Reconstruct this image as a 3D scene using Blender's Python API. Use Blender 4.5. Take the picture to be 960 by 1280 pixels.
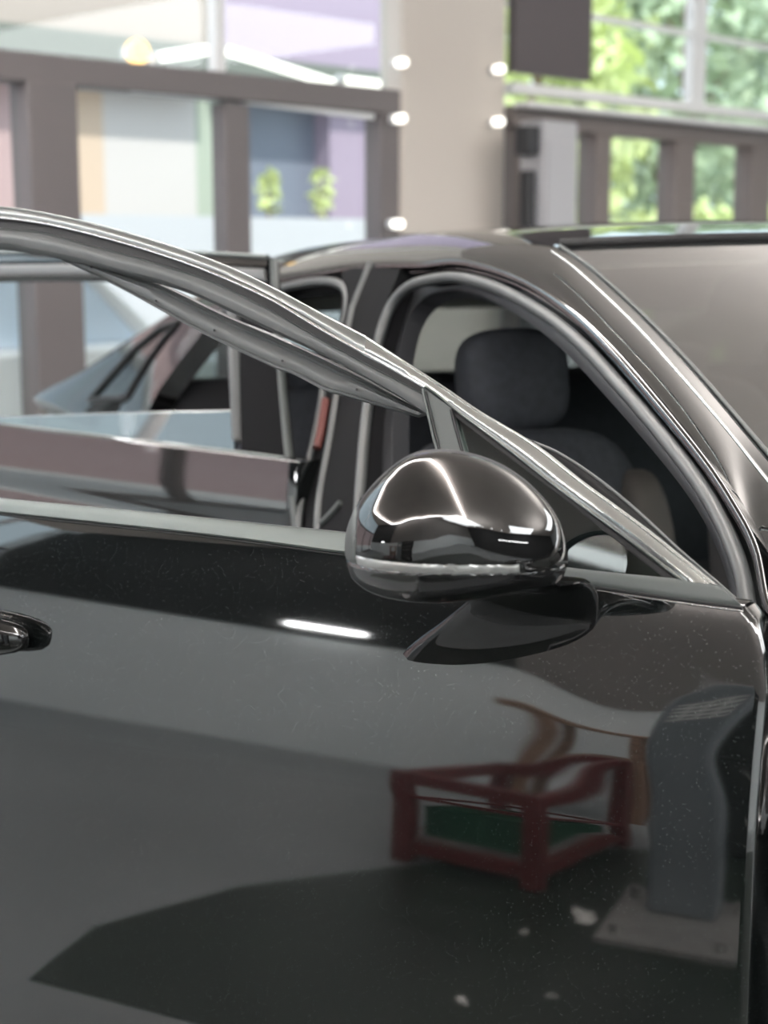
import bpy, bmesh, math, random
import numpy as np
from mathutils import Vector, Matrix
random.seed(7)
for o in list(bpy.data.objects): bpy.data.objects.remove(o)
SC = bpy.context.scene
COL = SC.collection

# ------------------------------------------------------------------ camera
FPX, CAM_H, HORIZ = 1900.0, 1.38, 310.0
PITCH = math.atan((640 - HORIZ) / FPX)
cam = bpy.data.cameras.new('camera'); camo = bpy.data.objects.new('camera', cam); COL.objects.link(camo)
camo.location = (0, 0, CAM_H); camo.rotation_euler = (math.pi/2 - PITCH, 0, 0)
cam.sensor_fit = 'HORIZONTAL'; cam.sensor_width = 36; cam.lens = FPX/960*36
cam.clip_start = .02; cam.clip_end = 200
cam.dof.use_dof = True; cam.dof.focus_distance = 1.5; cam.dof.aperture_fstop = cam.lens/11.0
SC.camera = camo

# ------------------------------------------------------------------ world, exposure
w = bpy.data.worlds.new('sky'); SC.world = w; w.use_nodes = True
nt = w.node_tree; nt.nodes.clear()
bg = nt.nodes.new('ShaderNodeBackground'); wo = nt.nodes.new('ShaderNodeOutputWorld')
bg.inputs[0].default_value = (.74, .88, 1.0, 1); bg.inputs[1].default_value = 1.9
nt.links.new(bg.outputs[0], wo.inputs[0])
SC.view_settings.view_transform = 'Standard'; SC.view_settings.look = 'None'
SC.view_settings.exposure = 0.42; SC.view_settings.gamma = 1; SC.view_settings.use_curve_mapping = False
#---MATH
def _ray(x, y):
    a = (x-480)/FPX; b = (640-y)/FPX; c, s = math.cos(PITCH), math.sin(PITCH)
    return np.array([a, c + b*s, -s + b*c])
CAMP = np.array([0, 0, CAM_H])
CAR_A, DOOR_A, REAR_A = math.radians(21), math.radians(57), math.radians(50)
HINGE = np.array([.3092, 1.25, 0])
def axes(t): return np.array([-math.sin(t), math.cos(t), 0]), np.array([-math.cos(t), -math.sin(t), 0])
def hit(x, y, ang, org, z0=1.0, k=0.0, off=0.0):
    """local (along, outward, z) where the sight line meets the leaning plane outward = off-(z-z0)k"""
    u, n = axes(ang); d = _ray(x, y)
    t = -((CAMP-org) @ n + (CAM_H-z0)*k - off) / (d @ n + d[2]*k)
    P = CAMP + t*d
    return np.array([(P-org) @ u, (P-org) @ n, P[2]])
def locw(p, ang, org):
    u, n = axes(ang); return org + p[0]*u + p[1]*n + np.array([0, 0, p[2]])
U_, N_ = axes(CAR_A)
REAR_H = HINGE + 1.165*U_ + .02*N_
BELT = 1.085
def dpx(x, y, off=0.0): return hit(x, y, DOOR_A, HINGE, BELT, .40, off)          # front door glass plane
def bpx(x, y, off=0.0): return hit(x, y, CAR_A, HINGE, 1.0, .50, off)            # body side, greenhouse
def rpx(x, y, off=0.0): return hit(x, y, REAR_A, REAR_H, 1.0, .42, off)          # rear door glass plane
# front door skin profile: tilt of the surface normal (degrees, + = up) against height over the crease
_V = [-.75, -.62, -.50, -.35, -.22, -.06, -.004, .004, .05, .11, .165, .20, .225, .245, .28]
_A = [-24., -12., -5.0, -.5, 1.9, 2.9, 3.2, 6.0, 6.6, 8.2, 10.8, 15.0, 21, 26., 34.]
_vt = np.linspace(-.75, .28, 800); _at = np.interp(_vt, _V, _A)
_T = np.concatenate([[0], np.cumsum(np.tan(np.radians((_at[1:]+_at[:-1])/2))*np.diff(_vt))])   # rises inward with v
def crease(s): return .862 - .055*(s-.35)
def skin_n(s, z):
    zc = crease(s); v = z - zc; k = (BELT-zc)/.223
    t1, t0 = np.interp(.223, _vt, _T), np.interp(0, _vt, _T)
    n = k*(t1 - np.interp(v/k, _vt, _T)) if v > 0 else k*(t1-t0) + t0 - np.interp(v, _vt, _T)
    q = v/k; n += s*math.exp(-(s/.15)**4)*(.010*math.exp(-((q-.08)/.03)**2) - .012*math.exp(-((q-.15)/.025)**2))
    g = min(1.0, max(0.0, (s-.42)/.36)); n -= .085*g*k*math.log1p(math.exp((v/k-.185)*160))/160
    return float(n) - .004*(s-.5)**2
def skin_px(x, y, off=0.0):
    g = 0.0
    for _ in range(12):
        p = hit(x, y, DOOR_A, HINGE, BELT, 0, g+off); g = skin_n(p[0], p[2])
    return p
# room axes: e1 along the glazed wall, e2 out through it
E1 = np.array([math.sqrt(.5), math.sqrt(.5), 0]); E2 = np.array([-math.sqrt(.5), math.sqrt(.5), 0])
def rm(a, b, z=0.0): return a*E1 + b*E2 + np.array([0, 0, z])
GL = 5.32
def wpx(x, y, off=0.0):
    d = _ray(x, y); t = (GL+off)/(d @ E2); P = CAMP+t*d
    return np.array([P @ E1, P @ E2, P[2]])
#---END

sun = bpy.data.lights.new('sun', 'SUN'); sun.energy = 3.2; sun.angle = .03; sun.color = (1, .97, .9)
suno = bpy.data.objects.new('sun', sun); COL.objects.link(suno)
suno.rotation_euler = Vector((E2[0]*.8+.25, E2[1]*.8, -.85)).to_track_quat('-Z', 'Y').to_euler()

# ------------------------------------------------------------------ materials
MATS = {}
def pmat(name, col, rough=.5, metal=0.0, ior=1.5, spec=None, coat=0.0, trans=0.0, emit=None, estr=0.0, noise=0.0, nscale=8.0, bump=0.0):
    m = bpy.data.materials.new(name); m.use_nodes = True; n = m.node_tree.nodes; l = m.node_tree.links
    b = n['Principled BSDF']
    b.inputs['Base Color'].default_value = (*col, 1); b.inputs['Roughness'].default_value = rough
    b.inputs['Metallic'].default_value = metal; b.inputs['IOR'].default_value = ior
    b.inputs['Coat Weight'].default_value = coat; b.inputs['Coat Roughness'].default_value = .03
    b.inputs['Transmission Weight'].default_value = trans
    if emit: b.inputs['Emission Color'].default_value = (*emit, 1); b.inputs['Emission Strength'].default_value = estr
    if noise or bump:
        tc = n.new('ShaderNodeTexCoord'); t = n.new('ShaderNodeTexNoise'); t.inputs['Scale'].default_value = nscale; t.inputs['Detail'].default_value = 5
        l.new(tc.outputs['Object'], t.inputs['Vector'])
        if noise:
            r = n.new('ShaderNodeMapRange'); r.inputs['From Min'].default_value = .3; r.inputs['From Max'].default_value = .7
            r.inputs['To Min'].default_value = 1-noise; r.inputs['To Max'].default_value = 1+noise
            l.new(t.outputs['Fac'], r.inputs['Value'])
            mx = n.new('ShaderNodeVectorMath'); mx.operation = 'SCALE'; mx.inputs[0].default_value = col
            l.new(r.outputs[0], mx.inputs['Scale']); l.new(mx.outputs[0], b.inputs['Base Color'])
        if bump:
            bp = n.new('ShaderNodeBump'); bp.inputs['Strength'].default_value = bump; bp.inputs['Distance'].default_value = .01
            l.new(t.outputs['Fac'], bp.inputs['Height']); l.new(bp.outputs[0], b.inputs['Normal'])
    MATS[name] = m; return m
def paint_mat():
    m = pmat('black_metallic_paint', (.012, .013, .013), .035, ior=2.15)
    n = m.node_tree.nodes; l = m.node_tree.links; b = n['Principled BSDF']
    tc = n.new('ShaderNodeTexCoord'); v = n.new('ShaderNodeTexVoronoi'); v.inputs['Scale'].default_value = 480
    l.new(tc.outputs['Object'], v.inputs['Vector'])
    r = n.new('ShaderNodeMapRange'); r.inputs['From Min'].default_value = .08; r.inputs['From Max'].default_value = .20
    r.inputs['To Min'].default_value = 1; r.inputs['To Max'].default_value = 0; l.new(v.outputs['Distance'], r.inputs['Value'])
    sp = n.new('ShaderNodeSeparateColor'); l.new(v.outputs['Color'], sp.inputs[0])
    g = n.new('ShaderNodeMath'); g.operation = 'GREATER_THAN'; g.inputs[1].default_value = .7; l.new(sp.outputs[0], g.inputs[0])
    mu = n.new('ShaderNodeMath'); mu.operation = 'MULTIPLY'; l.new(r.outputs[0], mu.inputs[0]); l.new(g.outputs[0], mu.inputs[1])
    mx = n.new('ShaderNodeMix'); mx.data_type = 'RGBA'; mx.inputs[6].default_value = (.0045, .0055, .0055, 1); mx.inputs[7].default_value = (.10, .135, .13, 1)
    l.new(mu.outputs[0], mx.inputs[0]); l.new(mx.outputs[2], b.inputs['Base Color'])
    return m
def glass_mat(name, tint, refl, rough=0.0):
    """thin sheet glass: a tinted clear pane with a mirror coat"""
    m = bpy.data.materials.new(name); m.use_nodes = True; n = m.node_tree.nodes; l = m.node_tree.links; n.clear()
    o = n.new('ShaderNodeOutputMaterial'); t = n.new('ShaderNodeBsdfTransparent'); t.inputs[0].default_value = (*tint, 1)
    g = n.new('ShaderNodeBsdfGlossy'); g.inputs['Roughness'].default_value = rough
    f = n.new('ShaderNodeFresnel'); f.inputs['IOR'].default_value = 1.5
    a = n.new('ShaderNodeMath'); a.operation = 'ADD'; a.inputs[1].default_value = refl; a.use_clamp = True
    ge = n.new('ShaderNodeNewGeometry'); iv = n.new('ShaderNodeMath'); iv.operation = 'SUBTRACT'; iv.inputs[0].default_value = 1; l.new(ge.outputs['Backfacing'], iv.inputs[1])
    fm = n.new('ShaderNodeMath'); fm.operation = 'MULTIPLY'; l.new(a.outputs[0], fm.inputs[0]); l.new(iv.outputs[0], fm.inputs[1])
    l.new(f.outputs[0], a.inputs[0]); x = n.new('ShaderNodeMixShader')
    l.new(fm.outputs[0], x.inputs[0]); l.new(t.outputs[0], x.inputs[1]); l.new(g.outputs[0], x.inputs[2]); l.new(x.outputs[0], o.inputs[0])
    MATS[name] = m; return m
M = MATS
paint_mat()
pmat('gloss_black', (.004, .004, .004), .03, ior=1.85)
pmat('piano_black', (.004, .004, .0045), .03, ior=1.65)
pmat('dim_chrome', (.42, .435, .425), .32, metal=1)  # duller copy of the chrome, its dim reflection put into the colour
pmat('satin_chrome', (.19, .208, .20), .40, metal=1)
pmat('chrome', (.64, .66, .645), .24, metal=1)
pmat('bright_chrome', (.9, .9, .9), .05, metal=1)
pmat('satin_grey_rubber', (.10, .105, .105), .38, ior=1.6)
pmat('grey_trim', (.085, .095, .092), .42, ior=1.6)
pmat('black_rubber', (.012, .012, .013), .5)
pmat('matte_black', (.008, .008, .009), .8, ior=1.25)
pmat('dark_plastic', (.032, .033, .037), .55)
pmat('seat_fabric', (.06, .066, .08), .8, noise=.15, nscale=60)
pmat('seat_leather', (.10, .09, .085), .6)
pmat('headliner', (.34, .32, .29), .9)
pmat('dash_plastic', (.16, .16, .16), .6)
pmat('smoked_lens', (.03, .03, .03), .03, ior=2.0)
pmat('clear_lens', (.42, .43, .42), .12, metal=.6)
pmat('mirror_glass', (.16, .18, .18), .02, metal=1)
pmat('tyre_rubber', (.015, .015, .015), .8)
pmat('alloy', (.5, .5, .5), .25, metal=1)
pmat('underbody', (.05, .05, .055), .8)
glass_mat('tinted_glass', (.42, .48, .45), .04)
glass_mat('quarter_glass', (.50, .56, .53), .03)
glass_mat('windshield_glass', (.78, .80, .78), .40)
glass_mat('lowered_glass', (.50, .56, .53), .16)
glass_mat('rear_glass', (.75, .80, .80), .02)
glass_mat('window_glass', (.94, .96, .95), .0)

# ------------------------------------------------------------------ mesh helpers
def setp(o, parent=None, label=None, cat=None, group=None, kind=None):
    if parent is not None: o.parent = parent
    for k, v in (('label', label), ('category', cat), ('group', group), ('kind', kind)):
        if v: o[k] = v
    return o
def mk(name, verts, faces, mat, parent=None, sharp=40, recalc=True, **kw):
    me = bpy.data.meshes.new(name)
    bm = bmesh.new(); vs = [bm.verts.new(tuple(map(float, v))) for v in verts]
    for f in faces:
        try: bm.faces.new([vs[i] for i in f])
        except ValueError: pass
    if recalc: bmesh.ops.recalc_face_normals(bm, faces=bm.faces)
    bm.to_mesh(me); bm.free()
    me.materials.append(M[mat]); me.shade_smooth(); me.set_sharp_from_angle(angle=math.radians(sharp))
    o = bpy.data.objects.new(name, me); COL.objects.link(o)
    return setp(o, parent, **kw)
def empty(name, loc, rz=0, parent=None, **kw):
    o = bpy.data.objects.new(name, None); COL.objects.link(o); o.location = loc; o.rotation_euler = (0, 0, rz); o.empty_display_size = .2
    return setp(o, parent, **kw)
class G:
    """collects shapes for one mesh"""
    def __init__(s): s.v = []; s.f = []
    def add(s, v, f):
        k = len(s.v); s.v += [tuple(map(float, a)) for a in v]; s.f += [tuple(k+i for i in q) for q in f]; return s
    def box(s, c, d, a=None, rz=0):
        c = np.array(c, float); q = []
        R = np.array([[math.cos(rz), -math.sin(rz), 0], [math.sin(rz), math.cos(rz), 0], [0, 0, 1]])
        for x in (-.5, .5):
            for y in (-.5, .5):
                for z in (-.5, .5): q.append(c + R @ np.array([x*d[0], y*d[1], z*d[2]]))
        return s.add(q, [(0, 1, 3, 2), (4, 6, 7, 5), (0, 4, 5, 1), (2, 3, 7, 6), (0, 2, 6, 4), (1, 5, 7, 3)])
    def tube(s, pts, r, n=10, closed=False):
        pts = [np.array(p, float) for p in pts]; N = len(pts); vs = []
        for i, p in enumerate(pts):
            a = pts[(i-1) % N] if (closed or i) else p; b = pts[(i+1) % N] if (closed or i < N-1) else p
            t = (b-a)/np.linalg.norm(b-a); h = np.array([0, 0, 1.]) if abs(t[2]) < .9 else np.array([1., 0, 0])
            u = np.cross(t, h); u /= np.linalg.norm(u); v = np.cross(t, u); rr = r[i] if hasattr(r, '__len__') else r
            vs += [p + rr*(math.cos(q)*u + math.sin(q)*v) for q in np.linspace(0, 2*math.pi, n, endpoint=False)]
        fs = [(i*n+j, i*n+(j+1) % n, ((i+1) % N)*n+(j+1) % n, ((i+1) % N)*n+j) for i in range(N if closed else N-1) for j in range(n)]
        if not closed: fs += [tuple(range(n)), tuple((N-1)*n+j for j in range(n))]
        return s.add(vs, fs)
    def cyl(s, c, r, h, n=20, axis=2):
        c = np.array(c, float); d = np.zeros(3); d[axis] = h/2
        return s.tube([c-d, c+d], r, n)
    def loft(s, rings, cap=True):
        n = len(rings[0]); vs = [p for r in rings for p in r]
        fs = [(i*n+j, i*n+(j+1) % n, (i+1)*n+(j+1) % n, (i+1)*n+j) for i in range(len(rings)-1) for j in range(n)]
        if cap: fs += [tuple(range(n)), tuple((len(rings)-1)*n+j for j in range(n))]
        return s.add(vs, fs)
    def mk(s, name, mat, parent=None, **kw): return mk(name, s.v, s.f, mat, parent, **kw)
def bevel(o, w, seg=2):
    b = o.modifiers.new('bevel', 'BEVEL'); b.width = w; b.segments = seg; b.limit_method = 'ANGLE'; return o
def resample(pts, n, smooth=True):
    pts = np.array(pts, float)
    if smooth and len(pts) > 2:
        P = np.vstack([2*pts[0]-pts[1], pts, 2*pts[-1]-pts[-2]]); out = []
        for i in range(1, len(P)-2):
            for t in np.linspace(0, 1, 16, endpoint=False):
                a, b, c, d = P[i-1:i+3]
                out.append(.5*((2*b) + (c-a)*t + (2*a-5*b+4*c-d)*t*t + (3*b-a-3*c+d)*t**3))
        out.append(pts[-1]); pts = np.array(out)
    L = np.concatenate([[0], np.cumsum(np.linalg.norm(np.diff(pts, axis=0), axis=1))])
    q = np.linspace(0, L[-1], n); return np.stack([np.interp(q, L, pts[:, k]) for k in range(pts.shape[1])], 1)
def strip(name, fn, A, B, mat, parent, prof=None, b=.002, d=.012, off=0.0, n=60, lean=.4, flipn=None, smooth=True, **kw):
    """a moulding running between two edge lines; prof = (across, out) points of its closed section"""
    a = np.array([fn(x, y, off) for x, y in resample(A, n, smooth)]); c = np.array([fn(x, y, off) for x, y in resample(B, n, smooth)])
    if prof is None: prof = [(0, -d), (0, 0), (.12, b*.8), (.3, b), (.7, b), (.88, b*.8), (1, 0), (1, -d)]
    o = np.array([0, 1, lean]); o /= np.linalg.norm(o)
    rings = [[a[i]+(c[i]-a[i])*t+o*h for t, h in prof] for i in range(n)]
    return G().loft(rings).mk(name, mat, parent, **kw)
def line(name, fn, P, r, mat, parent, off=0.0, n=60, **kw):
    return G().tube([fn(x, y, off) for x, y in resample(P, n)], r, 10).mk(name, mat, parent, **kw)
def pane(name, fn, P, mat, parent, off=0.0, th=.004, flipn=None, **kw):
    a = [fn(x, y, off) for x, y in P]; n = len(a); v = a + [p-np.array([0, th, 0]) for p in a]
    f = [tuple(range(n)), tuple(range(n, 2*n))] + [(i, (i+1) % n, n+(i+1) % n, n+i) for i in range(n)]
    g = G().add(v, f)
    if flipn is not None: G().add([(x, flipn-y, z) for x, y, z in v], f).mk(name, mat, parent, sharp=20)
    return g.mk(name, mat, parent, sharp=20, **kw)
def P2(*a): return [(a[i], a[i+1]) for i in range(0, len(a), 2)]

# ------------------------------------------------------------------ room shell
RZ = math.pi/4
def rbox(name, a0, a1, b0, b1, z0, z1, mat, parent=None, **kw):
    g = G().box(rm((a0+a1)/2, (b0+b1)/2, (z0+z1)/2), (a1-a0, b1-b0, z1-z0), rz=RZ); return g.mk(name, mat, parent, **kw)
WL, CEIL = -4.5, 3.4
pmat('grey_floor', (.215, .228, .232), .5, noise=.10, nscale=1.5)
pmat('green_floor_coat', (.010, .017, .011), .45, noise=.3, nscale=2.5)
pmat('pale_wall', (.76, .81, .82), .7, noise=.05, nscale=.9)
pmat('charcoal_wall', (.010, .011, .012), .6)
pmat('taupe_ceiling', (.78, .69, .63), .85, noise=.04, nscale=1.2)
pmat('window_frame_metal', (.155, .138, .138), .5)
pmat('cream_column', (.60, .55, .50), .8)
pmat('pavement', (.62, .60, .58), .85, noise=.06, nscale=1)
pmat('led_white', (1, 1, 1), .5, emit=(1, 1, 1), estr=32)
pmat('white_metal', (.8, .8, .8), .4)
ST = dict(kind='structure')
rbox('floor', WL, 14, -6, GL+.1, -.05, 0, 'grey_floor', **ST)
rbox('floor_trim_ground', -16, 40, GL+.1, 30, -.07, -.02, 'pavement', **ST)
bpy.data.objects['floor_trim_ground'].name = 'ground'
rbox('ceiling', WL, 14, -6, GL+.1, CEIL, CEIL+.1, 'taupe_ceiling', **ST)
rbox('wall_left', WL-.12, WL, -6, GL+.1, 0, CEIL, 'pale_wall', **ST)
rbox('trim_1', WL, WL+.02, 2.25, GL-.02, 1.13, CEIL, 'charcoal_wall', **ST)
pmat('taupe_wall', (.22, .205, .195), .7)
rbox('trim_4', WL, WL+.02, -6, 2.25, 1.13, CEIL, 'taupe_wall', **ST)
rbox('wall_back', WL, 14, -6.12, -6, 0, CEIL, 'charcoal_wall', **ST)
rbox('trim_2', WL+.02, 14, -6, -5.98, 2.1, CEIL, 'charcoal_wall', **ST)
rbox('wall_right', 14, 14.12, -6, GL+.1, 0, CEIL, 'pale_wall', **ST)
# painted bay on the floor
pp = [(-.05, 2.09), (-.44, 2.16), (-.88, 2.01), (-1.28, 1.73), (-1.75, 1.35), (-2.3, .6), (-2.4, -.8), (-1.2, -1.6), (.6, -1.2), (.75, .6), (.2, 1.35), (-.02, 1.70)]
g = G(); n = len(pp); g.add([rm(a, b, .003) for a, b in pp]+[rm(a, b, -.01) for a, b in pp], [tuple(range(n))]+[(i, (i+1) % n, n+(i+1) % n, n+i) for i in range(n)])
g.mk('floor_coating', 'green_floor_coat', sharp=20, **ST)

# glazed wall: everything sits in the plane e2 = GL
def wbox(name, x0, x1, yt, yb, depth, mat, parent=None, off=0.0, zb=None, zt=None, g=None, **kw):
    """upright member of the glazed wall given by where its edges are seen"""
    xm = (x0+x1)/2; a0 = wpx(x0, yt, off)[0]; a1 = wpx(x1, yt, off)[0]
    t = zt if zt is not None else wpx(xm, yt, off)[2]; b = zb if zb is not None else wpx(xm, yb, off)[2]
    q = (g or G()).box(rm((a0+a1)/2, GL+off, (t+b)/2), (a1-a0, depth, t-b), rz=RZ)
    return None if g else q.mk(name, mat, parent, **kw)
def wbeam(name, x0, y0, x1, y1, y0b, y1b, depth, mat, parent=None, off=0.0, g=None, **kw):
    p = [wpx(x0, y0, off), wpx(x1, y1, off), wpx(x1, y1b, off), wpx(x0, y0b, off)]
    v = [rm(q[0], q[1]-depth/2, q[2]) for q in p]+[rm(q[0], q[1]+depth/2, q[2]) for q in p]
    q = (g or G()).add(v, [(0, 1, 2, 3), (4, 5, 6, 7), (0, 1, 5, 4), (1, 2, 6, 5), (2, 3, 7, 6), (3, 0, 4, 7)])
    return None if g else q.mk(name, mat, parent, **kw)
# entrance screen: one metal frame (posts, transom, sill)
g = G()
wbox('', 22, 84, 100, 0, .14, '', zb=0, zt=2.02, g=g)
wbox('', 272, 303, 118, 0, .10, '', zb=0, zt=2.0, g=g)
wbox('', 466, 497, 130, 0, .12, '', zb=0, zt=2.03, g=g)
g.box(rm((-4.4+5.4)/2, GL, 2.068), (9.8, .13, .115), rz=RZ)
g.box(rm((-4.4+5.4)/2, GL, .05), (9.8, .1, .1), rz=RZ)
for a in (-3.9, -2.2, -.6, 1.0): g.box(rm(a, GL, 1.0), (.12, .1, 2.0), rz=RZ)
bevel(g.mk('window_1', 'window_frame_metal', sharp=30, **ST), .008)
g = G(); wbox('', 264, 275, 0, 60, .06, '', zt=CEIL, zb=2.12, g=g)
for a in (-3.9, -1.2, 1.6): g.box(rm(a, GL, 2.76), (.05, .06, 1.28), rz=RZ)
g.mk('window_2', 'white_metal', **ST)
rbox('window_3', WL, 5.42, GL+.02, GL+.03, .1, CEIL, 'window_glass', **ST)
# thin bright head and sill rails of the door leaves
g = G(); wbeam('', 86, 104, 271, 121, 108, 125, .03, '', off=-.03, g=g); wbeam('', 304, 124, 465, 143, 129, 149, .03, '', off=-.03, g=g)
g.mk('trim_3', 'white_metal', **ST)
# column
q0, q1 = wpx(503, 100, -.08)[0], wpx(633, 100, -.08)[0]
bevel(rbox('wall_column', q0, q1, GL-.08, GL+.08, 0, CEIL, 'cream_column', **ST), .02)
# right part: dark panel, rails, low windows
g = G(); wbox('', 735, 753, 160, 0, .14, '', zb=0, zt=2.0, g=g); wbox('', 835, 859, 160, 0, .14, '', zb=0, zt=2.0, g=g)
wbox('', 931, 955, 160, 0, .14, '', zb=0, zt=2.0, g=g); wbox('', 1030, 1052, 160, 0, .14, '', zb=0, zt=2.0, g=g)
wbox('', 636, 650, 160, 0, .14, '', zb=0, zt=2.0, g=g); wbox('', 1140, 1160, 160, 0, .14, '', zb=0, zt=2.0, g=g)
g.box(rm(10.1, GL, 2.055), (7.8, .14, .11), rz=RZ); g.box(rm(10.1, GL, .05), (7.8, .12, .1), rz=RZ)
pmat('warm_frame', (.19, .16, .15), .5)
bevel(g.mk('window_4', 'warm_frame', sharp=30, **ST), .008)
g = G(); wbox('', 863, 880, 0, 90, .06, '', zb=2.2, zt=CEIL, g=g); wbox('', 1010, 1022, 0, 90, .06, '', zb=2.2, zt=CEIL, g=g)
g.box(rm(10.1, GL-.02, 2.20), (7.8, .09, .05), rz=RZ); g.box(rm(10.1, GL-.02, 2.62), (7.8, .04, .03), rz=RZ)
g.box(rm(10.1, GL-.12, 2.11), (7.8, .10, .025), rz=RZ)
g.mk('window_5', 'white_metal', **ST)
rbox('window_6', q1, 14, GL+.02, GL+.03, .1, CEIL, 'window_glass', **ST)
pmat('dark_panel', (.10, .085, .09), .6)
o = wbox('blind_panel', 640, 736, 0, 96, .05, 'dark_panel', off=-.06, zt=CEIL)
setp(o, label='dark grey opaque blind panel on the upper glass right of the cream column', cat='blind')
# grey cabinet by the window
cb = empty('equipment_cabinet', rm(*wpx(684, 285, -.30)[:2], 0), RZ, label='tall grey metal cabinet standing between cream column and low green windows', cat='cabinet')
pmat('cabinet_grey', (.42, .42, .44), .5)
a0, a1 = wpx(664, 200, -.30)[0], wpx(706, 200, -.30)[0]; zt = wpx(680, 152, -.30)[2]
wd = a1-a0
bevel(G().box((0, 0, zt/2), (wd, .16, zt)).mk('body', 'cabinet_grey', cb), .01)
bevel(G().box((.0, -.085, zt/2), (wd*.86, .02, zt*.9)).mk('door', 'cabinet_grey', cb), .005)
bevel(G().box((-wd*.36, -.105, zt*.6), (.02, .02, .12)).mk('handle', 'dark_plastic', bpy.data.objects['door']), .004)
bevel(G().box((-wd*.62, 0, zt-.10), (.09, .10, .14)).mk('junction_box', 'dark_plastic', cb, label='black box on cabinet side'), .01)
bevel(G().box((-wd*.60, 0, zt-.72), (.05, .07, .95)).mk('cable_duct', 'dark_plastic', cb, label='dark duct on cabinet side'), .01)
# round glass clamps beside the column, a glow added in their material
pmat('white_glow', (1, 1, 1), .5, emit=(1, .97, .88), estr=1.8)
pmat('amber_glow', (1, .6, .2), .5, emit=(1, .55, .12), estr=2.2)
side = {505: 'left', 625: 'right'}
for i, (x, y, w_) in enumerate([(505, 78, 'upper left'), (503, 148, 'lower left'), (627, 86, 'upper right'), (626, 152, 'lower right'), (500, 280, 'lowest left')]):
    p = wpx(x, y, -.155); L = empty('glass_clamp', rm(p[0], p[1], p[2]), RZ, label='small round white glass clamp with added glow at the %s edge of cream column' % w_, cat='lamp', group='round clamps on the column')
    G().loft([[(r*math.cos(t), yy, r*math.sin(t)) for t in np.linspace(0, 2*math.pi, 16, endpoint=False)] for r, yy in ((.020, .045), (.022, 0), (.019, -.010), (.010, -.015))]).mk('glow_cap', 'white_glow', L)
    G().cyl((0, .055, 0), .022, .03, 16, 1).mk('cap_base', 'white_metal', L)
p = wpx(173, 64, .35); L = empty('amber_lamp', rm(p[0], p[1], p[2]), RZ, label='round amber lamp glowing outside above the left door rail', cat='lamp')
G().loft([[(r*math.cos(t), yy, r*math.sin(t)) for t in np.linspace(0, 2*math.pi, 16, endpoint=False)] for r, yy in ((.05, .03), (.055, 0), (.045, -.02), (.02, -.03))]).mk('glow_cap', 'amber_glow', L)
G().box((0, .06, .0), (.05, .06, .05)).mk('cap_base', 'white_metal', L)
# glowing tubes drawn for the bright lines over the transom
for i, (x0, y0, x1, y1, lb) in enumerate([(280, 62, 415, 104, 'long sloping white glowing tube above right door leaf'), (428, 100, 492, 108, 'short white glowing tube beside the cream column'), (196, 72, 262, 62, 'dim white glowing tube left of the thin upper mullion')]):
    p, q = wpx(x0, y0, .3), wpx(x1, y1, .3); A = rm(*p); B = rm(*q)
    L = empty('glow_tube', (A+B)/2, 0, label=lb, cat='lamp', group='glowing tubes over the entrance')
    G().tube([A-(A+B)/2, B-(A+B)/2], .022, 12).mk('tube', 'white_glow', L)
    dd = (B-A)/np.linalg.norm(B-A)
    for e, sg in ((A, 1), (B, -1)): G().tube([e-(A+B)/2-sg*dd*.0, e-(A+B)/2-sg*dd*.03], .026, 12).mk('end_cap', 'white_metal', L)

# ------------------------------------------------------------------ ceiling lights (hexagon LED honeycomb)
HR = 2.9
L = empty('hexagon_ceiling_light', rm(-.5, 1.9, CEIL-.09), RZ, label='large white hexagon LED ring light under the workshop ceiling, reflected in the mirror cap', cat='ceiling light')
hx = [np.array([a+.5, b-1.9, 0]) for a, b in ((-1.5, -2.4), (-4.2, -.7), (-4.2, 2.9), (-1.2, 4.8), (2.0, 4.8), (2.25, 2.5))]
for k in range(6):
    p, q = hx[k], hx[(k+1) % 6]
    bevel(G().box((p+q)/2, (np.linalg.norm(q-p), .06, .04), rz=math.atan2(q[1]-p[1], q[0]-p[0])).mk('light_tube', 'led_white', L), .004)
    G().cyl(p+np.array([0, 0, .045]), .006, .09, 8).mk('hanger', 'white_metal', L)
for i in range(9):
    a = -3.6+i*1.0; L = empty('ceiling_spotlight', rm(a, -5.0, CEIL-.04), RZ, label='small round white ceiling spotlight, %s in the back row' % ['nearest the left wall', 'second from the left wall', 'third from the left wall', 'fourth from the left wall', 'middle one', 'fourth from the right end', 'third from the right end', 'second from the right end', 'farthest from the left wall'][i], cat='ceiling light', group='ceiling spotlights')
    G().cyl((0, 0, .0), .07, .08, 20).mk('housing', 'white_metal', L); G().cyl((0, 0, -.045), .055, .012, 20).mk('light_disc', 'led_white', L)
L = empty('strip_light', rm(1.3, -5.93, 2.0), RZ, label='long white strip light on the back wall, reflected as a line under the mirror cap', cat='lamp')
G().box((0, 0, 0), (4.2, .03, .05)).mk('tube', 'led_white', L); G().box((0, -.03, 0), (4.3, .03, .08)).mk('housing', 'white_metal', L)
# soft fill lights added to brighten the room
def area(name, a, b, z, sx, sy, e, col=(.94, .98, 1)):
    l = bpy.data.lights.new(name, 'AREA'); l.shape = 'RECTANGLE'; l.size = sx; l.size_y = sy; l.energy = e; l.color = col
    o = bpy.data.objects.new(name, l); COL.objects.link(o); o.location = rm(a, b, z); o.rotation_euler = (0, 0, RZ); return o

# tube lamp on the charcoal wall
p0, p1 = (3.43, 1.18), (3.09, 1.15)
L = empty('wall_tube_light', rm(WL+.06, (p0[0]+p1[0])/2, 1.235), RZ, label='long white tube light on the dark wall, reflected as a streak in the door', cat='lamp')
G().box((0, 0, 0), (.03, .40, .045)).mk('tube', 'led_white', L); G().box((-.03, 0, 0), (.03, .44, .07)).mk('housing', 'white_metal', L)

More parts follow.
